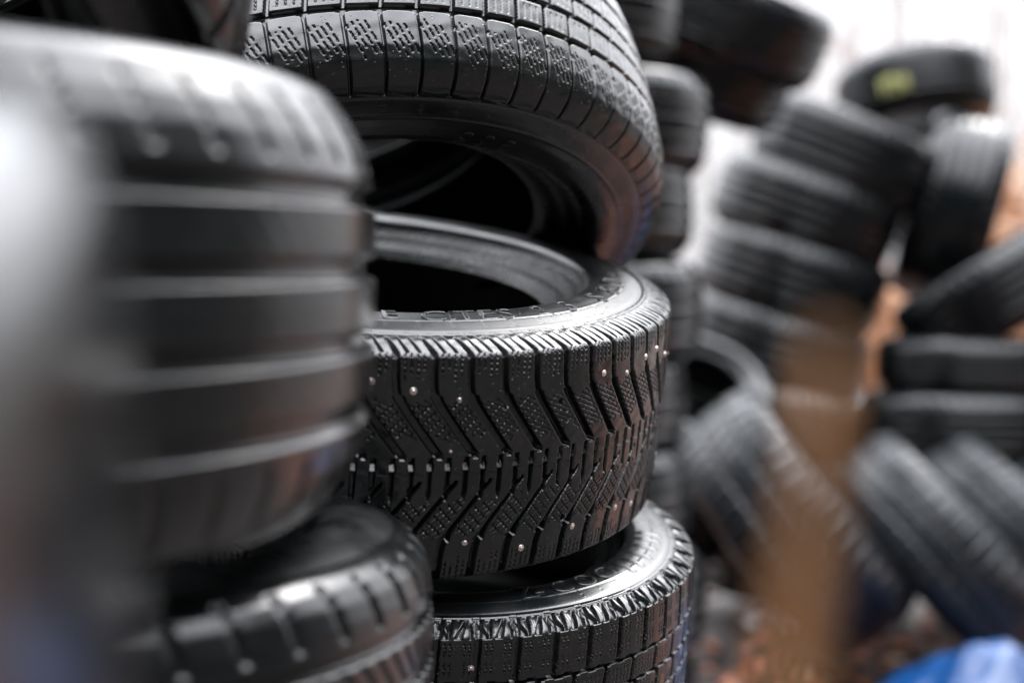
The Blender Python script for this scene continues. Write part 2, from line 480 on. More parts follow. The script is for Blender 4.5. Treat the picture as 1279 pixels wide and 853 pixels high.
def pat_winter_small(R, npitch):
    """lower tyre: jagged shoulder, blocks full of dotted sipes"""
    p = 2 * math.pi * R / npitch
    def g(x, s, smax):
        k = .82
        a = np.abs(s) / k
        ss = s / k
        x0 = x + np.where(ss < 0, .4 * p, 0)
        d = wrapd(x0 - .12 * (a - .08) * .3, p)
        dep = slot(d, 0, .0052 + .002 * smoothstep(.095, .105, a), .0009) * .0068 * ((a > .046)) * np.clip((.123 - a) / .02, 0, 1)
        # circumferential zigzag grooves
        gx = .0009 * np.sign(np.sin(x / p * 4 * np.pi))
        for c in (.044, -.044, .014, -.014):
            dep = np.maximum(dep, slot(ss + gx, c, .0042, .0009) * .0068)
        for lo_, hi_, off in ((.015, .044, .45), (-.044, -.015, .1), (-.014, .014, .72)):
            dd = wrapd(x - off * p - ss * .12, p)
            dep = np.maximum(dep, slot(dd, 0, .0040, .0009) * .0062 * (ss > lo_) * (ss < hi_))
        # dotted sipes
        xb = wrapd(x0, p)
        for c in (-.33, -.20, -.07, .07, .20, .33):
            on = ((s / .0030) % 1) > .45
            zone = ((a > .054) & (a < .068)) | ((a > .074) & (a < .0885)) | ((a > .020) & (a < .038)) | (a < .010)
            dep = np.maximum(dep, slot(xb, c * p + .0006 * np.sin(s * 1400), .0012, .0006) * on * zone * .0020)
        # jagged shoulder: V notches
        tt = np.clip((a - .0925) / .026, 0, 1)
        for c, w0, w1, sl, dd_ in ((-.36, .0062, .0012, .16, .0046), (-.14, .0012, .0056, .05, .0030), (.10, .0075, .0008, -.10, .0050), (.31, .0014, .0058, .02, .0030)):
            xx = wrapd(x0 - c * p - (tt - .5) * sl * .06, p)
            dep = np.maximum(dep, slot(xx, 0, w0 * (1 - tt) + w1 * tt, .0009) * dd_ * (a > .0925) * (a < .1175))
        dep = dep + .0005 * (a > .0925) * (a < .117) * np.sin(x / p * 2 * np.pi * 4.0)
        dep = dep + .0009 * slot(a, .1195, .0016, .0012)
        return dep
    return g, p

def pat_allseason(R, npitch):
    """upper tyre: rounded shoulder blocks with dashed slanted sipes, chequer of small blocks at the crown"""
    p = 2 * math.pi * R / npitch
    def g(x, s, smax):
        k = R / .318
        ss = s
        a = np.abs(ss) / 1.02
        d = wrapd(x, p)
        edge = .0012
        # shoulder blocks
        dep = slot(d, 0, .0030, .0010) * .0050 * (a > .046) * np.clip((.128 - a) / .012, 0, 1) ** .5
        dep = dep - .0007 * slot(d, .0034, .0018, .0010) * (a > .050) * (a < .118)
        rc = np.clip((a - .0455) / .006, 0, 1)
        dep = np.maximum(dep, (np.abs(d) > p / 2 * 0 + p) * 0.0)
        corner = (np.hypot(np.clip(.006 - np.abs(d) + 0.0, 0, 1), np.clip(.0525 - a, 0, 1)) > .006) & (a > .045) & (a < .053) & (np.abs(d) < .006)
        dep = np.maximum(dep, corner * .0045)
        # circumferential groove between shoulder and crown
        dep = np.maximum(dep, slot(a, .0425, .0062, .0010) * .0075)
        dep = np.maximum(dep, slot(a, .0125, .0060, .0010) * .0075)
        # crown blocks, staggered, separated by wider slots
        for lo_, hi_, off in ((.0155, .0395, .30), (-1, .0095, .62)):
            dd = wrapd(x - off * p * 1.0 - ss * .18, p)
            dep = np.maximum(dep, slot(dd, 0, .0042, .0010) * .0062 * (a > lo_) * (a < hi_))
            for c in (-.22, 0, .22):
                dep = np.maximum(dep, slot(wrapd(x - (off + .5 + c) * p - ss * .18, p), 0, .0011, .0005) * .0022 * (a > lo_ + .004) * (a < hi_ - .004))
        # dashed slanted sipes, four per shoulder block
        pi = np.floor((x + p / 2 * 0) / p)
        for j, c in enumerate((.20, .38, .56, .74)):
            xx = wrapd(x - c * p - (a - .07) * .42, p)
            wav = .0002 * np.sin(a * 1300 + j)
            dash = ((a / .0105 + .3 * j) % 1) > .24
            lo = .054 + .006 * h01(pi, j); hi = .093 - .010 * h01(pi, j + 3)
            dep = np.maximum(dep, slot(xx, wav, .0013, .0006) * .0021 * (a > lo) * (a < hi) * dash)
        dep = dep + .00015 * np.sin(x * 210 + np.sin(s * 150) * 2) * np.sin(s * 190)
        return dep
    return g, p

def pat_ribbed(R, npitch, gs=(.0213, .0640), gw=.0085, notch=.0045, sh0=.080, sipe=.0028):
    """four wide circumferential grooves, slanted faint sipes, shoulder notches"""
    p = 2 * math.pi * R / npitch
    def g(x, s, smax):
        dep = 0 * x
        a = np.abs(s)
        for c in gs:
            dep = np.maximum(dep, slot(a, c, gw, .0030) * .0070)
        dep = np.maximum(dep, slot(wrapd(x + s * .25, p), 0, notch, .0012) * .0050 * (a > sh0) * (a < smax - .014))
        dep = np.maximum(dep, slot(wrapd(x + s * .9, p * .5), 0, .0026, .0012) * sipe * (a < gs[-1] - gw / 2) * (np.abs(a) > .006))
        return dep
    return g, p

def pat_block(R, npitch):
    p = 2 * math.pi * R / npitch
    def g(x, s, smax):
        a = np.abs(s)
        dep = slot(wrapd(x + .3 * p * (s > 0), p), 0, .008, .003) * .009 * (a > .03) * (a < smax - .008)
        dep = np.maximum(dep, slot(wrapd(x - .5 * p + s * .4, p), 0, .008, .003) * .009 * (a < .03))
        dep = np.maximum(dep, slot(a, .030, .008, .003) * .009)
        return dep
    return g, p

# ---- sidewall relief
def side_detail(ribs=False, bars=None):
    def f(TH, r):
        d = .0004 * np.sin(TH * 2) * 0
        # fine radial serration band just inside the line
        band = (r > .268) & (r < .279)
        d = d + band * .00035 * np.sign(np.sin(TH * 420)) * np.sign(np.sin(r * 2400))
        d = d + .0008 * np.exp(-((r - .2655) / .0012) ** 2)
        return d
    return f

def text_on_ring(txt, size, r, z, th, parent, mat, depth=0.0009, slant=0.0, sgn=1, tops_out=False, sx=1.0):
    """raised lettering wrapped on a ring of radius r centred at angle th; letters stand on the +Z face"""
    cu = bpy.data.curves.new("lettering", 'FONT')
    cu.body = txt; cu.size = size; cu.extrude = depth / 2; cu.bevel_depth = depth * .35; cu.bevel_resolution = 1
    cu.align_x = 'CENTER'; cu.align_y = 'CENTER'; cu.shear = slant; cu.space_character = 1.08
    cu.resolution_u = 4
    tmp = bpy.data.objects.new("lettering", cu); scene.collection.objects.link(tmp)
    dg = bpy.context.evaluated_depsgraph_get()
    me = bpy.data.meshes.new_from_object(tmp.evaluated_get(dg))
    bpy.data.objects.remove(tmp)
    n = len(me.vertices); co = np.empty(n * 3, np.float32); me.vertices.foreach_get("co", co); co = co.reshape(-1, 3)
    x, y, zz = co[:, 0] * sx, co[:, 1].copy(), co[:, 2].copy()
    if tops_out: rr = r + y; ang = th - x / r
    else: rr = r - y; ang = th + x / r
    # follow the bulge of the sidewall
    out = np.stack([rr * np.cos(ang), rr * np.sin(ang), (z(rr) + zz) * sgn], 1)
    me.vertices.foreach_set("co", out.astype(np.float32).ravel()); me.update()
    me.materials.clear(); me.materials.append(mat)
    o = bpy.data.objects.new("lettering", me)
    return link(o, parent)

def side_z(R, W):
    S = R / .318; ws = W / .21
    Pz = np.array(PROF_SIDE[:10][::-1])
    return lambda r: np.interp(r / S, Pz[:, 0], Pz[:, 1]) * ws

def tyre_matrix(C, axis_w, face_w):
    """local z = axis, local x = horizontal direction towards the viewer (where the mesh is dense)"""
    z = axis_w.normalized()
    x = (face_w - z * face_w.dot(z)).normalized()
    y = z.cross(x)
    m = Matrix((x, y, z)).transposed().to_4x4()
    m.translation = C
    return m

def make_tyre(label, group, C, ax_cam, R, W, func, prof=PROF_FLAT, su=.0006, sv=.0006, mats=(M_TREAD, M_SIDE, M_LINER), half=math.radians(112),
              nseg=900, sstep=.0009, coarse=.003, cat="tyre", spin=0.0, relief=True, wob=0.0):
    root = empty("tyre")
    ax = cdir(*ax_cam)
    M = tyre_matrix(C, ax, -C + Vector((0, 0, CAM_H)))
    root.matrix_world = M @ Matrix.Rotation(spin, 4, 'Z')
    tag(root, label, cat, group)
    tm = tread_mesh("tread", R, W, func, prof, mats[0], su, sv, coarse, half, wob)
    link(bpy.data.objects.new("tread", tm), root)
    sides = []
    for sgn in (1, -1):
        sm = revolve("sidewall", PROF_SIDE, R, W, nseg, mats[1], sgn, sstep, flip=True, detail=side_detail() if relief else None, bead=M_BEAD)
        sides.append(link(bpy.data.objects.new("sidewall", sm), root))
    IN = PROF_IN + [(r, -z) for r, z in PROF_IN[::-1][1:]]
    lm = revolve("inner_liner", IN, R, W, max(nseg // 4, 48), mats[2], 1, .004, flip=True)
    link(bpy.data.objects.new("inner_liner", lm), root)
    return root, sides

HOLES = []
XOFF = [0.0]
def theta_of(root, u, v, r, z):
    """angle on the tyre whose ring point (r, z) projects nearest to photo pixel (u, v)"""
    th = np.linspace(-1.5, 2.2, 1500)
    best = None
    M = np.array(root)
    P = np.stack([r * np.cos(th), r * np.sin(th), np.full_like(th, z), np.ones_like(th)])
    Wd = M @ P
    Xc = Wd[0]; Yw = Wd[1]; Zw = Wd[2] - CAM_H
    d = Yw * math.cos(PITCH) - Zw * math.sin(PITCH); up = Yw * math.sin(PITCH) + Zw * math.cos(PITCH)
    U = 639.5 + FOC * Xc / d; Vp = 426.5 - FOC * up / d
    i = ((U - u) ** 2 + (Vp - v) ** 2).argmin()
    return th[i]

# ================================================================== the sharp stack (three tyres)
G_MID = "tyres of the middle stack in focus"
# --- studded tyre in the centre
T2C = cam2world(-.1673, -.0216, 1.4205); T2A = (.0946, 1, .2478)
M2 = tyre_matrix(T2C, cdir(*T2A), -T2C + Vector((0, 0, CAM_H)))
R2 = .318
np2 = 65
p2 = 2 * math.pi * R2 / np2
GX0 = theta_of(M2, 494, 447, .3155, .093)
studs = []
def stud_at(u, v, s):
    return theta_of(M2, u, v, .3175, s) * R2
for (u, v, s, hole) in ((516, 488, .066, 0), (574, 499, .059, 0), (631, 511, .051, 1), (700, 500, .050, 1), (754, 463, .068, 0), (784, 469, .062, 0),
                        (808, 448, .070, 0), (825, 442, .072, 0), (563, 562, .016, 0), (581, 680, -.063, 0), (525, 700, -.074, 0), (652, 690, -.075, 0),
                        (702, 649, -.055, 1), (717, 663, -.066, 0), (771, 638, -.064, 0), (791, 633, -.070, 0)):
    (HOLES if hole else studs).append((stud_at(u, v, s), s))
xmin = min(s[0] for s in studs) - .02; xmax = max(s[0] for s in studs) + .02
k = 0
while len(studs) < 92 and k < 400:
    k += 1
    X = xmax + ((k * .618034) % 1) * (2 * math.pi * R2 - (xmax - xmin))
    s = random.choice((-1, 1)) * random.uniform(.05, .074)
    if all(abs((X - a + 1) % (2 * math.pi * R2) - 1) + abs(s - b) > .022 for a, b in studs): studs.append((X, s))
f2, _ = pat_studded(R2, np2)
xoff2 = GX0 * R2 + 1.35 * p2
XOFF[0] = xoff2
t2, sd2 = make_tyre("studded tyre with zigzag chevron tread and silver studs, in the middle of the sharp stack", G_MID,
                    T2C, T2A, R2, .21, lambda x, s, m: f2(x - xoff2, s, m), su=.0006, sv=.0006, mats=(M_TREAD, M_SATIN, M_LINER))
# studs: a tapered pin in a round collar, each its own part
def stud_mesh():
    prof = [(0.0029, -.0010), (0.0030, .0001), (0.0026, .0004), (.0017, .0002), (.0016, .0002), (.0013, .0009), (.0009, .0011), (.0, .0011)]
    V, F = [], []
    n = 12
    for r, z in prof:
        for i in range(n):
            a = 2 * math.pi * i / n; V.append((z, r * math.cos(a), r * math.sin(a)))
    for j in range(len(prof) - 1):
        for i in range(n):
            i2 = (i + 1) % n; F.append((j * n + i, j * n + i2, (j + 1) * n + i2, (j + 1) * n + i))
    me = bpy.data.meshes.new("stud"); me.from_pydata(V, [], F); me.materials.append(M_STUD)
    me.polygons.foreach_set("use_smooth", [True] * len(F))
    return me
SM = stud_mesh()
def put_studs(root, lst, R, scale=1.0):
    for X, s in lst:
        th = X / R
        o = bpy.data.objects.new("stud", SM)
        o.parent = root
        o.location = ((R - .0008) * math.cos(th), (R - .0008) * math.sin(th), s)
        o.rotation_euler = (0, 0, th)
        o.scale = (scale,) * 3
        scene.collection.objects.link(o)
put_studs(t2, studs, R2)
z2 = side_z(R2, .21)
for txt, u, v, r, sz, sh in (("E", 486, 400, .255, .030, 0), ("C", 537, 401, .255, .034, .3), ("I", 560, 400, .255, .034, .3), ("T", 578, 400, .255, .034, .3), ("E", 604, 398, .255, .034, .3),
                             ("S", 628, 396, .256, .034, .3), ("2", 672, 389, .256, .030, .3), ("3", 707, 384, .257, .034, .3),
                             ("S", 746, 374, .258, .032, 0), ("8", 762, 366, .258, .032, 0), ("I", 771, 359, .258, .032, 0), ("T", 776, 352, .258, .032, 0), ("U", 776, 343, .258, .032, 0)):
    text_on_ring(txt, sz, r, z2, theta_of(M2, u, v, r, .1100), sd2[0], M_SIDE, depth=.0016, slant=sh)

# --- lower tyre
K3 = .82
T3C = cam2world(-.102 * K3, -.3184 * K3, 1.7438 * K3); T3A = (.0614, 1, .2176)
R3 = .318 * K3; W3 = .21 * K3
M3 = tyre_matrix(T3C, cdir(*T3A), -T3C + Vector((0, 0, CAM_H)))
f3, p3 = pat_winter_small(R3, 47)
x3 = theta_of(M3, 648, 796, .3155 * K3, .093 * K3) * R3
t3, sd3 = make_tyre("block treaded tyre with jagged bright shoulder, right under the studded tyre", G_MID,
                    T3C, T3A, R3, W3, lambda x, s, m: f3(x - x3, s, m), su=.0006, sv=.0006)
z3 = side_z(R3, W3)
for txt, u, v in (("Z", 655, 745), ("-", 672, 744), ("C", 699, 735), ("O", 729, 727), ("C", 752, 716), ("L", 765, 712)):
    text_on_ring(txt, .030, .254 * K3, z3, theta_of(M3, u, v, .254 * K3, .108 * K3), sd3[0], M_SIDE, depth=.0018)
mb = MB()
for (u, v) in ((779, 707), (788, 700), (796, 692), (803, 684), (808, 677), (811, 670)):
    th = theta_of(M3, u, v, .262 * K3, .108 * K3)
    V, F = [], []
    n1, n2 = 8, 5
    for i in range(n1):
        for j in range(n2):
            fr = i / (n1 - 1); fj = j / (n2 - 1) * 2 - 1
            rr = (.244 + .032 * fr) * K3; aa = th + fj * .0042 / rr
            hgt = .0022 * (1 - abs(fj) ** 4) * (1 - abs(fr * 2 - 1) ** 6)
            V.append((rr * math.cos(aa), rr * math.sin(aa), float(z3(rr)) + hgt - .0003))
    for i in range(n1 - 1):
        for j in range(n2 - 1):
            F.append((i * n2 + j, (i + 1) * n2 + j, (i + 1) * n2 + j + 1, i * n2 + j + 1))
    mb.add((V, F))
mb.build("raised_bars", M_SIDE, sd3[0])
put_studs(t3, [(theta_of(M3, 588, 831, .318 * K3, .06 * K3) * R3, .062 * K3)] + [(theta_of(M3, 588, 831, .318 * K3, .06 * K3) * R3 + i * .31, random.choice((-1, 1)) * .05) for i in range(1, 6)], R3, .95)

# --- upper tyre, hooked over the back rim of the studded one
R1 = .375
T1C = cam2world(-.2142, .1672, 1.5507); T1A = (-.2155, 1, -.4173)
M1 = tyre_matrix(T1C, cdir(*T1A), -T1C + Vector((0, 0, CAM_H)))
f1, p1 = pat_allseason(R1, 72)
x1 = theta_of(M1, 434.5, 70, .312 * R1 / .318, -.08) * R1
t1, sd1 = make_tyre("large tilted tyre showing its dark underside and rounded shoulder blocks, topmost of the sharp stack", G_MID,
                    T1C, T1A, R1, .22, lambda x, s, m: f1(x - x1, s, m), prof=PROF_ROUND, su=.0007, sv=.0007)
z1 = side_z(R1, .22)
for txt, u in (("2", 578), ("2", 606), ("5", 634)):
    text_on_ring(txt, .026, .29, z1, theta_of(M1, u, 160, .29, -.112), sd1[1], M_SIDE, depth=.0016, sgn=-1, tops_out=True)

make_tyre("tyre added on top of the large tilted tyre to darken its inside, almost wholly above the picture", G_MID, T1C + cdir(*T1A).normalized() * .222, T1A, .36, .205,  # added out of view to block light into the tilted tyre
          lambda x, s, m: 0 * x, prof=PROF_ROUND, su=.004, sv=.003, half=math.pi, nseg=200, sstep=.003, relief=False, mats=(M_TREAD_MATT, M_LINER, M_LINER))
# ================================================================== the blurred stack in front, on the left
G_LEFT = "tyres of the blurred front stack at the left"
fr0, _ = pat_ribbed(.318, 52, gw=.0115, sipe=.0003, notch=.0032)
fr = lambda x, s, m: fr0(x, s + .001, m)
ribs = dict(prof=PROF_ROUND, su=.0022, sv=.0016, half=math.pi, nseg=260, sstep=.003, relief=False, mats=(M_TREAD_MATT, M_SIDE, M_LINER))
L1C = cam2world(-.4019, .031, .863)
make_tyre("large blurred tyre with four bright circumferential grooves, in the front stack at the left", G_LEFT, L1C, (.023, 1, .067), .318, .252, fr, **dict(ribs, prof=PROF_BALL))
fr2, _ = pat_ribbed(.318, 50, gs=(.018, .052), gw=.008, notch=.006, sh0=.066)
make_tyre("blurred tyre with pale top sidewall and dark shoulder notches, under the four grooved tyre", G_LEFT, cam2world(-.374, -.228, 1.0), (.03, 1, .04), .318, .205, fr2, **ribs)
make_tyre("blurred tyre end at the top edge, resting on the four grooved tyre", G_LEFT, cam2world(-.478, .272, .90), (.0, 1, -.52), .312, .20, fr2, **ribs)
# nearest stack, right beside the lens
make_tyre("nearest tyre, a strongly blurred pale and dark shape at the left edge", G_LEFT, cam2world(-.389, -.052, .25), (.06, 1, .34), .312, .20, lambda x, s, m: 0 * x, **ribs)

# ================================================================== background piles
def proto_tyre(style):
    if style == 'rib':
        f, _ = pat_ribbed(.318, 46, gs=(.018, .050), gw=.007, notch=.005, sh0=.066, sipe=.0008)
        return tread_mesh("tread", .318, .21, f, PROF_BALL, M_FAR, .0035, .0028, half=math.pi)
    f, _ = pat_block(.318, 44)
    return tread_mesh("tread", .318, .21, f, PROF_BALL, M_KNOB, .0035, .003, half=math.pi)
def merge_tread_variant(me, mat):
    m = me.copy(); m.materials.clear(); m.materials.append(mat); return m
FAR_T = {'rib': proto_tyre('rib'), 'knob': proto_tyre('knob')}
FAR_T['mud'] = merge_tread_variant(FAR_T['rib'], M_MUD)
FAR_S = {sg: revolve("sidewall", PROF_SIDE, .318, .21, 128, M_FARSIDE, sg, .004, flip=True) for sg in (1, -1)}
IN = PROF_IN + [(r, -z) for r, z in PROF_IN[::-1][1:]]
FAR_L = revolve("inner_liner", IN, .318, .21, 96, M_LINER, 1, .006, flip=True)

def far_tyre(label, group, u, v, d, ax, R=.318, W=.21, style='rib', C=None):
    root = empty("tyre")
    if C is None: C = px(u, v, d)
    M = tyre_matrix(C, cdir(*ax), -C + Vector((0.001, 0.002, CAM_H)))
    root.matrix_world = M @ Matrix.Rotation(random.uniform(-3, 3), 4, 'Z') @ Matrix.Diagonal((R / .318, R / .318, W / .21, 1))
    tag(root, label, "tyre", group)
    for nm, me in (("tread", FAR_T[style]), ("sidewall", FAR_S[1]), ("sidewall", FAR_S[-1]), ("inner_liner", FAR_L)):
        o = bpy.data.objects.new(nm, me); o.parent = root
        scene.collection.objects.link(o)
    return root

GC = "tyres of the upright column behind the sharp stack"
col = [(672, 22, .02, "topmost tyre of the upright column directly behind the sharp stack"),
       (706, 152, .05, "second tyre down in the column behind the sharp stack, sticking out furthest"),
       (686, 264, -.03, "third tyre down in the column behind the sharp stack, pushed in"),
       (698, 380, .04, "fourth tyre of the column behind the sharp stack, beside the studded tyre's shoulder"),
       (676, 500, .0, "fifth tyre of the column behind the sharp stack, beside the studded tread"),
       (684, 620, -.03, "sixth tyre of the column behind the sharp stack, in deep shade"),
       (702, 738, .03, "seventh tyre of the column behind the sharp stack, near the leaf litter"),
       (690, 858, .0, "bottom tyre of the column behind the sharp stack, standing on leaf litter")]
for u, v, a, lab in col:
    far_tyre(lab, GC, u, v, 3.1, (a, 1, .06 + a), R=.312, W=.208)

GB = "tyres of the dark rear stack seen through the holes of the sharp stack"
for v, lab in ((-95, "topmost dark rear tyre, above the opening of the tilted tyre"), (60, "dark rear tyre behind the underside of the tilted tyre"), (215, "dark rear tyre seen through the opening between tilted and studded tyre"), (370, "dark rear tyre just beyond the studded tyre's far rim"), (525, "rear stack tyre hidden behind the studded tread"), (680, "rear stack tyre hidden low behind the sharp stack"), (835, "bottom tyre of the rear stack behind the sharp stack")):
    far_tyre(lab, GB, 470, v, 2.55, (.02, 1, .02), R=.315, W=.225)
GS = "tyres of the leaning stack at the right"
lean = [(1056, 194, (.42, 1, .17), 'rib', "topmost tyre of the leaning stack, just under the tyre with a yellow chalk mark"),
        (1006, 264, (.36, 1, .17), 'rib', "second tyre from the top of the leaning stack"),
        (989, 346, (.32, 1, .16), 'rib', "middle tyre of the leaning stack, third from its top"),
        (966, 431, (.30, 1, .16), 'rib', "fourth tyre from the top of the leaning stack, partly brown with mud"),
        (985, 520, (.22, 1, .12), 'mud', "brown muddy tyre low in the leaning stack behind the fallen tyre"),
        (990, 604, (.12, 1, .08), 'mud', "muddy tyre second from the ground in the leaning stack, mostly hidden"),
        (985, 690, (.04, 1, .04), 'rib', "bottom tyre of the leaning stack, hidden behind the fallen tyres")]
for u, v, ax, st, lab in lean:
    far_tyre(lab, GS, u, v, 4.5, ax, R=.296, W=.224, style=st)
t = far_tyre("tilted tyre with a yellow chalk mark on its tread, on top of the leaning stack", GS, 1143, 119, 4.75, (-.10, 1, -.16), R=.262, W=.205)
GT = "tilted tyres high up between column and leaning stack"
far_tyre("uppermost slanting tyre against the white sky, bridging column and leaning stack", GT, 886, 14, 3.6, (.42, 1, .32), R=.315, W=.2)
far_tyre("dark slanting tyre under the uppermost one, above the gap of white sky", GT, 846, 74, 3.7, (.38, 1, .33), R=.305, W=.19)
GR = "tyres heaped at the right edge"
far_tyre("tyre standing on edge with its tread towards the camera, under the chalk marked tyre", GR, 1186, 262, 4.6, (-.93, .26, -.20), R=.31, W=.25)
far_tyre("tyre slanting up to the right, below the one standing on edge", GR, 1246, 362, 4.2, (-.52, .86, -.10), R=.312, W=.215)
far_tyre("flat lying tyre at the right edge, upper of two", GR, 1222, 455, 4.2, (.02, 1, .02), R=.30, W=.15)
far_tyre("flat lying tyre at the right edge, lower of two, above the fallen tyres", GR, 1207, 527, 4.2, (.0, 1, .03), R=.31, W=.185)
far_tyre("hidden flat tyre supporting the two at the right edge", GR, 1215, 612, 4.35, (.0, 1, .0), R=.31, W=.2)
far_tyre("flat tyre on the ground under the two at the right edge", GR, 1225, 695, 4.35, (.0, 1, .0), R=.31, W=.2)
GF = "fallen tyres leaning like dominoes on the ground"
far_tyre("leaning knobbly tyre with a bright ridge, crossed by the blurred brown stalk", GF, 992, 650, 3.7, (.76, .62, .16), R=.36, W=.27, style='knob')
far_tyre("leaning knobbly tyre in the middle of the fallen ones, above the blue plastic sheet", GF, 1168, 682, 3.75, (.72, .66, .10), R=.325, W=.23, style='knob')
far_tyre("leaning tyre behind the middle fallen one, right of it", GF, 1262, 670, 3.95, (.70, .68, .10), R=.32, W=.23, style='knob')
far_tyre("rightmost leaning tyre, cut by the right edge of the picture", GF, 1352, 660, 4.05, (.66, .70, .16), R=.32, W=.23, style='knob')
tz = px(858, 507, 4.0); az_ = cdir(.10, .78, .62).normalized()
far_tyre("tyre tipped towards the camera, its round dark hole showing beside the upright column", GF, 0, 0, 0, (.10, .78, .62), R=.25, W=.19, C=tz)
far_tyre("tipped tyre added out of sight right behind the one with the round hole, to darken it", GF, 0, 0, 0, (.12, .78, .60), R=.25, W=.19, C=tz - az_ * .195 + Vector((.02, 0, 0)))  # added so that no bright ground shows through the hole
far_tyre("innermost tipped tyre added at the back of the tilted row to darken the hole", GF, 0, 0, 0, (.08, .9, .40), R=.26, W=.19, C=tz - az_ * .40 + Vector((-.05, 0, 0)))  # second added tyre, offset to keep the hole dark

# yellow chalk scribble, on the tread of the top tyre
mb = MB()
def on_tread(r0, th, z): return (r0 * math.cos(th), r0 * math.sin(th), z)
Mt = t.matrix_world
inv = Mt.inverted()
def chalk_pt(u, v):
    # ray from the camera to the tread cylinder (local radius .3185)
    o = inv @ Vector((0, 0, CAM_H)); dr = (inv @ px(u, v, 4.5)) - o
    a = dr.x ** 2 + dr.y ** 2; b = 2 * (o.x * dr.x + o.y * dr.y); c = o.x ** 2 + o.y ** 2 - .3186 ** 2
    D = b * b - 4 * a * c
    if D <= 0: return None
    return o + dr * ((-b - math.sqrt(D)) / (2 * a))
for stroke in (((1100, 103), (1102, 110), (1104, 121)), ((1108, 99), (1110, 108), (1113, 119)), ((1100, 103), (1109, 100), (1118, 97)),
               ((1118, 98), (1121, 105), (1119, 113), (1125, 116)), ((1127, 96), (1133, 100), (1131, 108), (1136, 111)), ((1127, 96), (1127, 105), (1131, 112))):
    pts = [chalk_pt(*q) for q in stroke]
    if all(p is not None for p in pts): mb.add(tube(pts, .0085, 6))
mb.build("chalk_mark", M_CHALK, t)

# ================================================================== small things on the ground
def crumple(name, label, cat, pts_fn, nx, ny, mat, th=.0015):
    V = np.array([[pts_fn(i / (nx - 1), j / (ny - 1)) for j in range(ny)] for i in range(nx)])
    me = np_mesh(name, V, grid_faces(nx, ny, False), mat)
    o = link(bpy.data.objects.new(name, me))
    sol = o.modifiers.new("thickness", 'SOLIDIFY'); sol.thickness = th
    return tag(o, label, cat)
def fold(x, y, k):
    v = 0
    for i in range(1, 6):
        a = i * 2.4 + k
        v += (1 - abs(((x * math.cos(a) + y * math.sin(a)) * (1.2 + i * .8) + i * .37) % 1 - .5) * 2) / i
    return v
bp0 = px(1275, 862, 3.1)
def tarp(a, b):
    x = (a - .5) * .8; y = (b - .5) * .62
    r = math.hypot(x / .42, y / .33)
    hump = .25 * max(0, 1 - r) ** .7
    return (bp0.x + x, bp0.y + y + .1, max(.004, hump * (.72 + .2 * fold(x, y, 1)) + .03 * fold(x * 2, y * 2, 3)))
crumple("plastic_sheet", "crumpled shiny blue plastic sheet at the lower right corner, in front of the fallen tyres", "tarp", tarp, 90, 70, M_TARP)
pp = px(958, 806, 4.35)
pz = CAM_H
def paper(a, b):
    x = (a - .5) * .15; y = (b - .5) * .12
    return (pp.x + x, 4.2 + y, .012 + .035 * fold(x * 9, y * 9, 2) * (1 - abs(a - .5)))
crumple("paper_scrap", "white crumpled scrap on the leaf litter at the foot of the brown stalk", "litter", paper, 16, 14, M_PAPER, .0006)

# brown dry stalk standing close to the lens
b0, b1, b2 = px(985, 853, .27), px(1012, 640, .268), px(1034, 440, .266)
dn = (b0 - b1).normalized()
root = empty("dry_stalk", (b0.x + dn.x * .6, b0.y + dn.y * .6, 0)); bx0, by0 = root.location.x, root.location.y
tag(root, "blurred brown dry plant stalk standing upright in front of the fallen tyres", "plant stalk")
def loc(p): return (p[0] - bx0, p[1] - by0, p[2])
pts = [(bx0, by0, 0)] + [tuple(Vector((bx0, by0, 0)).lerp(b0, f)) for f in (.3, .6, .85)] + [tuple(b0), tuple(b0.lerp(b1, .5)), tuple(b1), tuple(b1.lerp(b2, .5)), tuple(b2), tuple(b2 + (b2 - b1) * .10)]
rad = [.0052, .0050, .0048, .0046, .0043, .0040, .0036, .0030, .0022, .0010]
MB().add(tube([loc(p) for p in pts], rad, 12)).build("stem", M_STEM, root)
mb = MB()
for f in (.2, .45, .7, .93):
    p = Vector((bx0, by0, 0)).lerp(b0, f)
    mb.add(tube([loc(p - Vector((0, 0, .006))), loc(p), loc(p + Vector((0, 0, .006)))], [.005, .0075, .005], 10))
mb.build("node_rings", M_STEM, root)

# leaf litter: far beyond counting
def leaves(name, n, mat, seed, x0, x1, y0, y1, size):
    r = np.random.RandomState(seed)
    X = r.uniform(x0, x1, n); Y = y0 + (y1 - y0) * r.uniform(0, 1, n) ** 1.5
    V, F = [], []
    for i in range(n):
        s = size * r.uniform(.6, 1.4); a = r.uniform(0, 6.28); ti = r.uniform(-.7, .7); cu = r.uniform(.1, .5)
        ca, sa = math.cos(a), math.sin(a)
        base = len(V)
        for (lx, ly, lz) in ((-1, 0, .2), (-.35, .5, cu), (-.35, 0, 0), (-.35, -.5, cu), (.4, .42, cu), (.4, 0, 0), (.4, -.42, cu), (1.05, 0, .3)):
            lz = lz * .5 + ly * ti
            V.append((X[i] + s * (lx * ca - ly * sa), Y[i] + s * (lx * sa + ly * ca), .006 + s * (abs(ti) * .5 + lz) + r.uniform(0, .001)))
        F += [(base, base + 2, base + 1), (base, base + 3, base + 2), (base + 2, base + 5, base + 4), (base + 2, base + 4, base + 1),
              (base + 2, base + 3, base + 6), (base + 2, base + 6, base + 5), (base + 4, base + 5, base + 7), (base + 5, base + 6, base + 7)]
    me = np_mesh(name, V, F, mat, smooth=False)
    return tag(link(bpy.data.objects.new(name, me)), "reddish brown fallen leaves strewn over the ground", "leaves", kind='stuff')
leaves("fallen_leaves", 11000, M_LEAF, 3, -3, 5, 2.2, 12, .028)
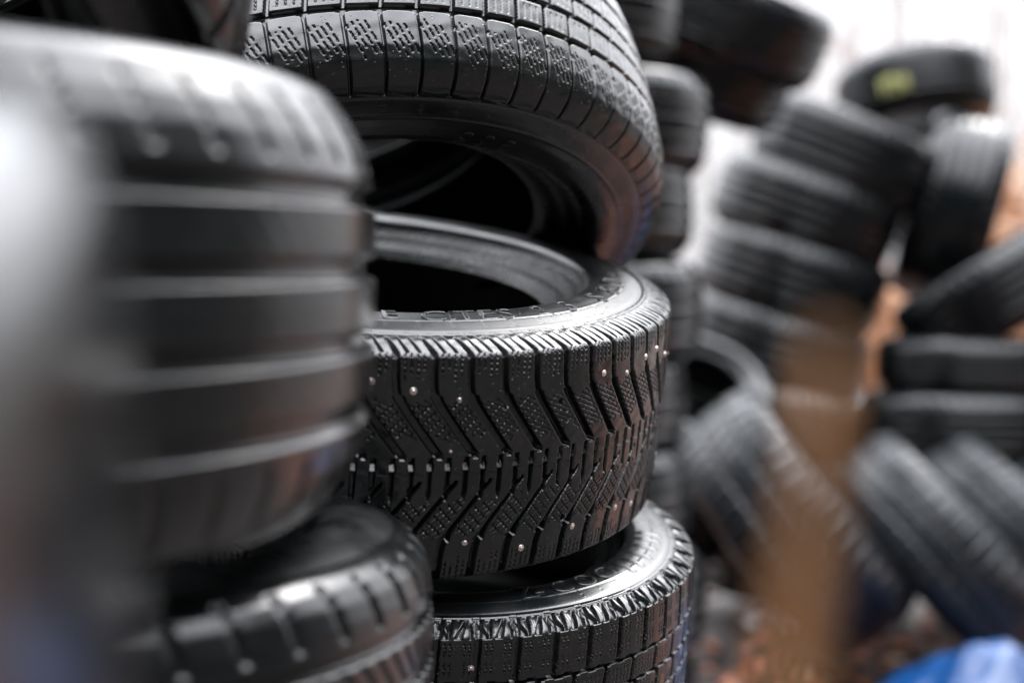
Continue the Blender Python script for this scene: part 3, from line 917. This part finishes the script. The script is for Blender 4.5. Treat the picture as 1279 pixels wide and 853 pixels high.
leaves("pale_fallen_leaves", 1500, M_LEAF2, 5, -3, 5, 2.2, 12, .026)["label"] = "pale wet fallen leaves scattered among the brown ones"

# ================================================================== dry brush and bare trees behind
def dry_shrub(x, y, h, w, n, seed, label):
    r = random.Random(seed)
    root = empty("dry_shrub", (x, y, 0)); tag(root, label, "shrub", "dry orange brown brush behind the piles")
    st = MB(); V, F = [], []
    for i in range(n):
        a = r.uniform(0, 6.28); q = r.random() ** .5
        bx, by = math.cos(a) * w * .35 * q, math.sin(a) * w * .35 * q
        hh = h * r.uniform(.55, 1.05); lx, ly = r.uniform(-.22, .22) * hh + bx * .6, r.uniform(-.22, .22) * hh + by * .6
        pts = [(bx, by, 0), (bx + lx * .35, by + ly * .35, hh * .45), (bx + lx * .75, by + ly * .75, hh * .8), (bx + lx, by + ly, hh)]
        st.add(tube(pts, [.007, .006, .004, .002], 4, cap=False))
        for k in range(14):
            f = r.uniform(.08, 1)
            cx, cy, cz = bx + lx * f, by + ly * f, hh * f
            s = r.uniform(.03, .065); a2 = r.uniform(0, 6.28); e = r.uniform(-1.2, .6)
            d1 = Vector((math.cos(a2) * math.cos(e), math.sin(a2) * math.cos(e), math.sin(e))); d2 = d1.cross(Vector((r.uniform(-1, 1), r.uniform(-1, 1), .3))).normalized()
            p = Vector((cx, cy, cz)); b = len(V)
            V += [p, p + d1 * s + d2 * s * .35, p + d1 * s * 2.2, p + d1 * s - d2 * s * .35]
            F.append((b, b + 1, b + 2, b + 3))
    st.build("stems", M_REED, root)
    link(bpy.data.objects.new("dry_leaves", np_mesh("dry_leaves", [tuple(v) for v in V], F, M_REED2 if seed % 2 else M_REED, smooth=False)), root)
places = [(2.35, 6.3, 1.42, "dense tan brush behind the tyre standing on edge, at the right edge"),
          (2.75, 6.9, 1.75, "taller rust brown brush at the far right edge, reaching the chalk marked tyre's height"),
          (1.75, 7.2, 1.05, "low orange brush glimpsed through the gap left of the flat tyres"),
          (3.3, 7.6, 1.6, "tan brush beyond the right edge heap"),
          (1.15, 8.2, .7, "low pale brush seen in the gap beside the leaning stack"),
          (2.2, 8.5, .95, "brush further back behind the leaning stack")]
for i, (x, y, h, lab) in enumerate(places):
    dry_shrub(x, y, h, 1.0, 130, i + 1, lab)

def bare_tree(x, y, h, r0, seed, label):
    r = random.Random(seed)
    root = empty("bare_tree", (x, y, 0)); tag(root, label, "tree", "bare trees against the white sky")
    pts = [(0, 0, -.1)]; lx, ly = r.uniform(-.04, .04), r.uniform(-.04, .04)
    n = 9
    for i in range(1, n + 1):
        f = i / n; pts.append((lx * h * f + r.uniform(-.06, .06), ly * h * f + r.uniform(-.06, .06), h * f))
    rad = [r0 * (1 - .85 * i / n) for i in range(n + 1)]
    MB().add(tube(pts, rad, 9)).build("trunk", M_BARK, root)
    mb = MB()
    for k in range(46):
        f = r.uniform(.18, .98); i = min(int(f * n), n - 1); g = f * n - i
        p = Vector(pts[i]).lerp(Vector(pts[i + 1]), g)
        a = r.uniform(0, 6.28); L = h * r.uniform(.10, .26) * (1.15 - f * .7); up = r.uniform(.25, .9)
        d = Vector((math.cos(a), math.sin(a), up)).normalized()
        q1 = p + d * L * .5 + Vector((0, 0, L * .04)); q2 = p + d * L + Vector((0, 0, L * .2))
        rr = max(r0 * .26 * (1 - f * .6), .008)
        mb.add(tube([p, q1, q2], [rr, rr * .6, rr * .2], 5, cap=False))
        for m in range(7):
            f2 = r.uniform(.3, 1); s = p.lerp(q2, f2); a2 = a + r.uniform(-1.2, 1.2); L2 = L * r.uniform(.25, .5)
            d2 = Vector((math.cos(a2), math.sin(a2), r.uniform(.1, 1.2))).normalized()
            mb.add(tube([s, s + d2 * L2 * .5, s + d2 * L2 + Vector((0, 0, .1 * L2))], [rr * .35, rr * .22, rr * .08], 4, cap=False))
    mb.build("branches", M_TWIG, root)
tr = random.Random(4)
kinds = ["leafless tree just right of the upright column", "leafless tree through the middle of the sky gap", "leafless tree at the right side of the sky gap",
 "thin trunk under the slanting tyres", "faint trunk right of the slanting tyres' end", "bare tree left of the chalk marked tyre", "bare tree rising at the left end of the chalk marked tyre",
 "faint tree just left of the yellow chalk", "bare tree above the yellow chalk mark", "thick bare tree above the middle of the chalk marked tyre", "faint far tree above the chalk marked tyre",
 "leafless tree above the right half of the chalk marked tyre", "faint tree above the right end of the chalk marked tyre", "bare tree just right of the chalk marked tyre", "slender tree near the top right corner",
 "rightmost bare tree, cut by the picture's edge", "bare tree right of centre beyond the front stack", "leftmost bare tree beyond the front stack", "furthest right bare tree beyond the front stack"]
spots = [(840, 17), (882, 24), (915, 30), (952, 21), (985, 27), (1012, 34), (1045, 19), (1078, 29), (1103, 24), (1132, 17), (1160, 33), (1188, 22), (1214, 28), (1240, 18), (1262, 25), (1290, 31), (180, 26), (70, 20), (320, 30)]
for i, (u, d) in enumerate(spots):
    d *= 1.35
    x = (u - 639.5) / FOC * d
    bare_tree(x, d, tr.uniform(9, 14), tr.uniform(.05, .09), 50 + i, kinds[i])

# dense dark wood, added unseen behind and beside the camera to darken reflections
def wood():
    r = np.random.RandomState(21)
    V, F = [], []
    n = 22000
    az = np.radians(r.uniform(62, 302, n)); dist = r.uniform(9, 14, n); hh = 12.5 * r.uniform(0, 1, n) ** .8 * (.8 + .3 * np.sin(az * 9) * np.sin(az * 23 + 1))
    for i in range(n):
        c = np.array([math.sin(az[i]) * dist[i], math.cos(az[i]) * dist[i], hh[i]])
        s_ = r.uniform(.22, .5)
        a = r.normal(size=3); a /= np.linalg.norm(a); b = np.cross(a, r.normal(size=3)); b /= np.linalg.norm(b)
        k = len(V)
        V += [c - a * s_, c + b * s_ * .45, c + a * s_, c - b * s_ * .45]; F.append((k, k + 1, k + 2, k + 3))
    m = simple("evergreen_foliage", (0.035, 0.05, 0.03), 0.8, nscale=2, noise=.5)
    tag(link(bpy.data.objects.new("wood", np_mesh("wood", np.array(V), F, m, smooth=False))), "dense dark evergreen wood added unseen behind the viewer to darken reflections", "wood", kind='stuff')
wood()
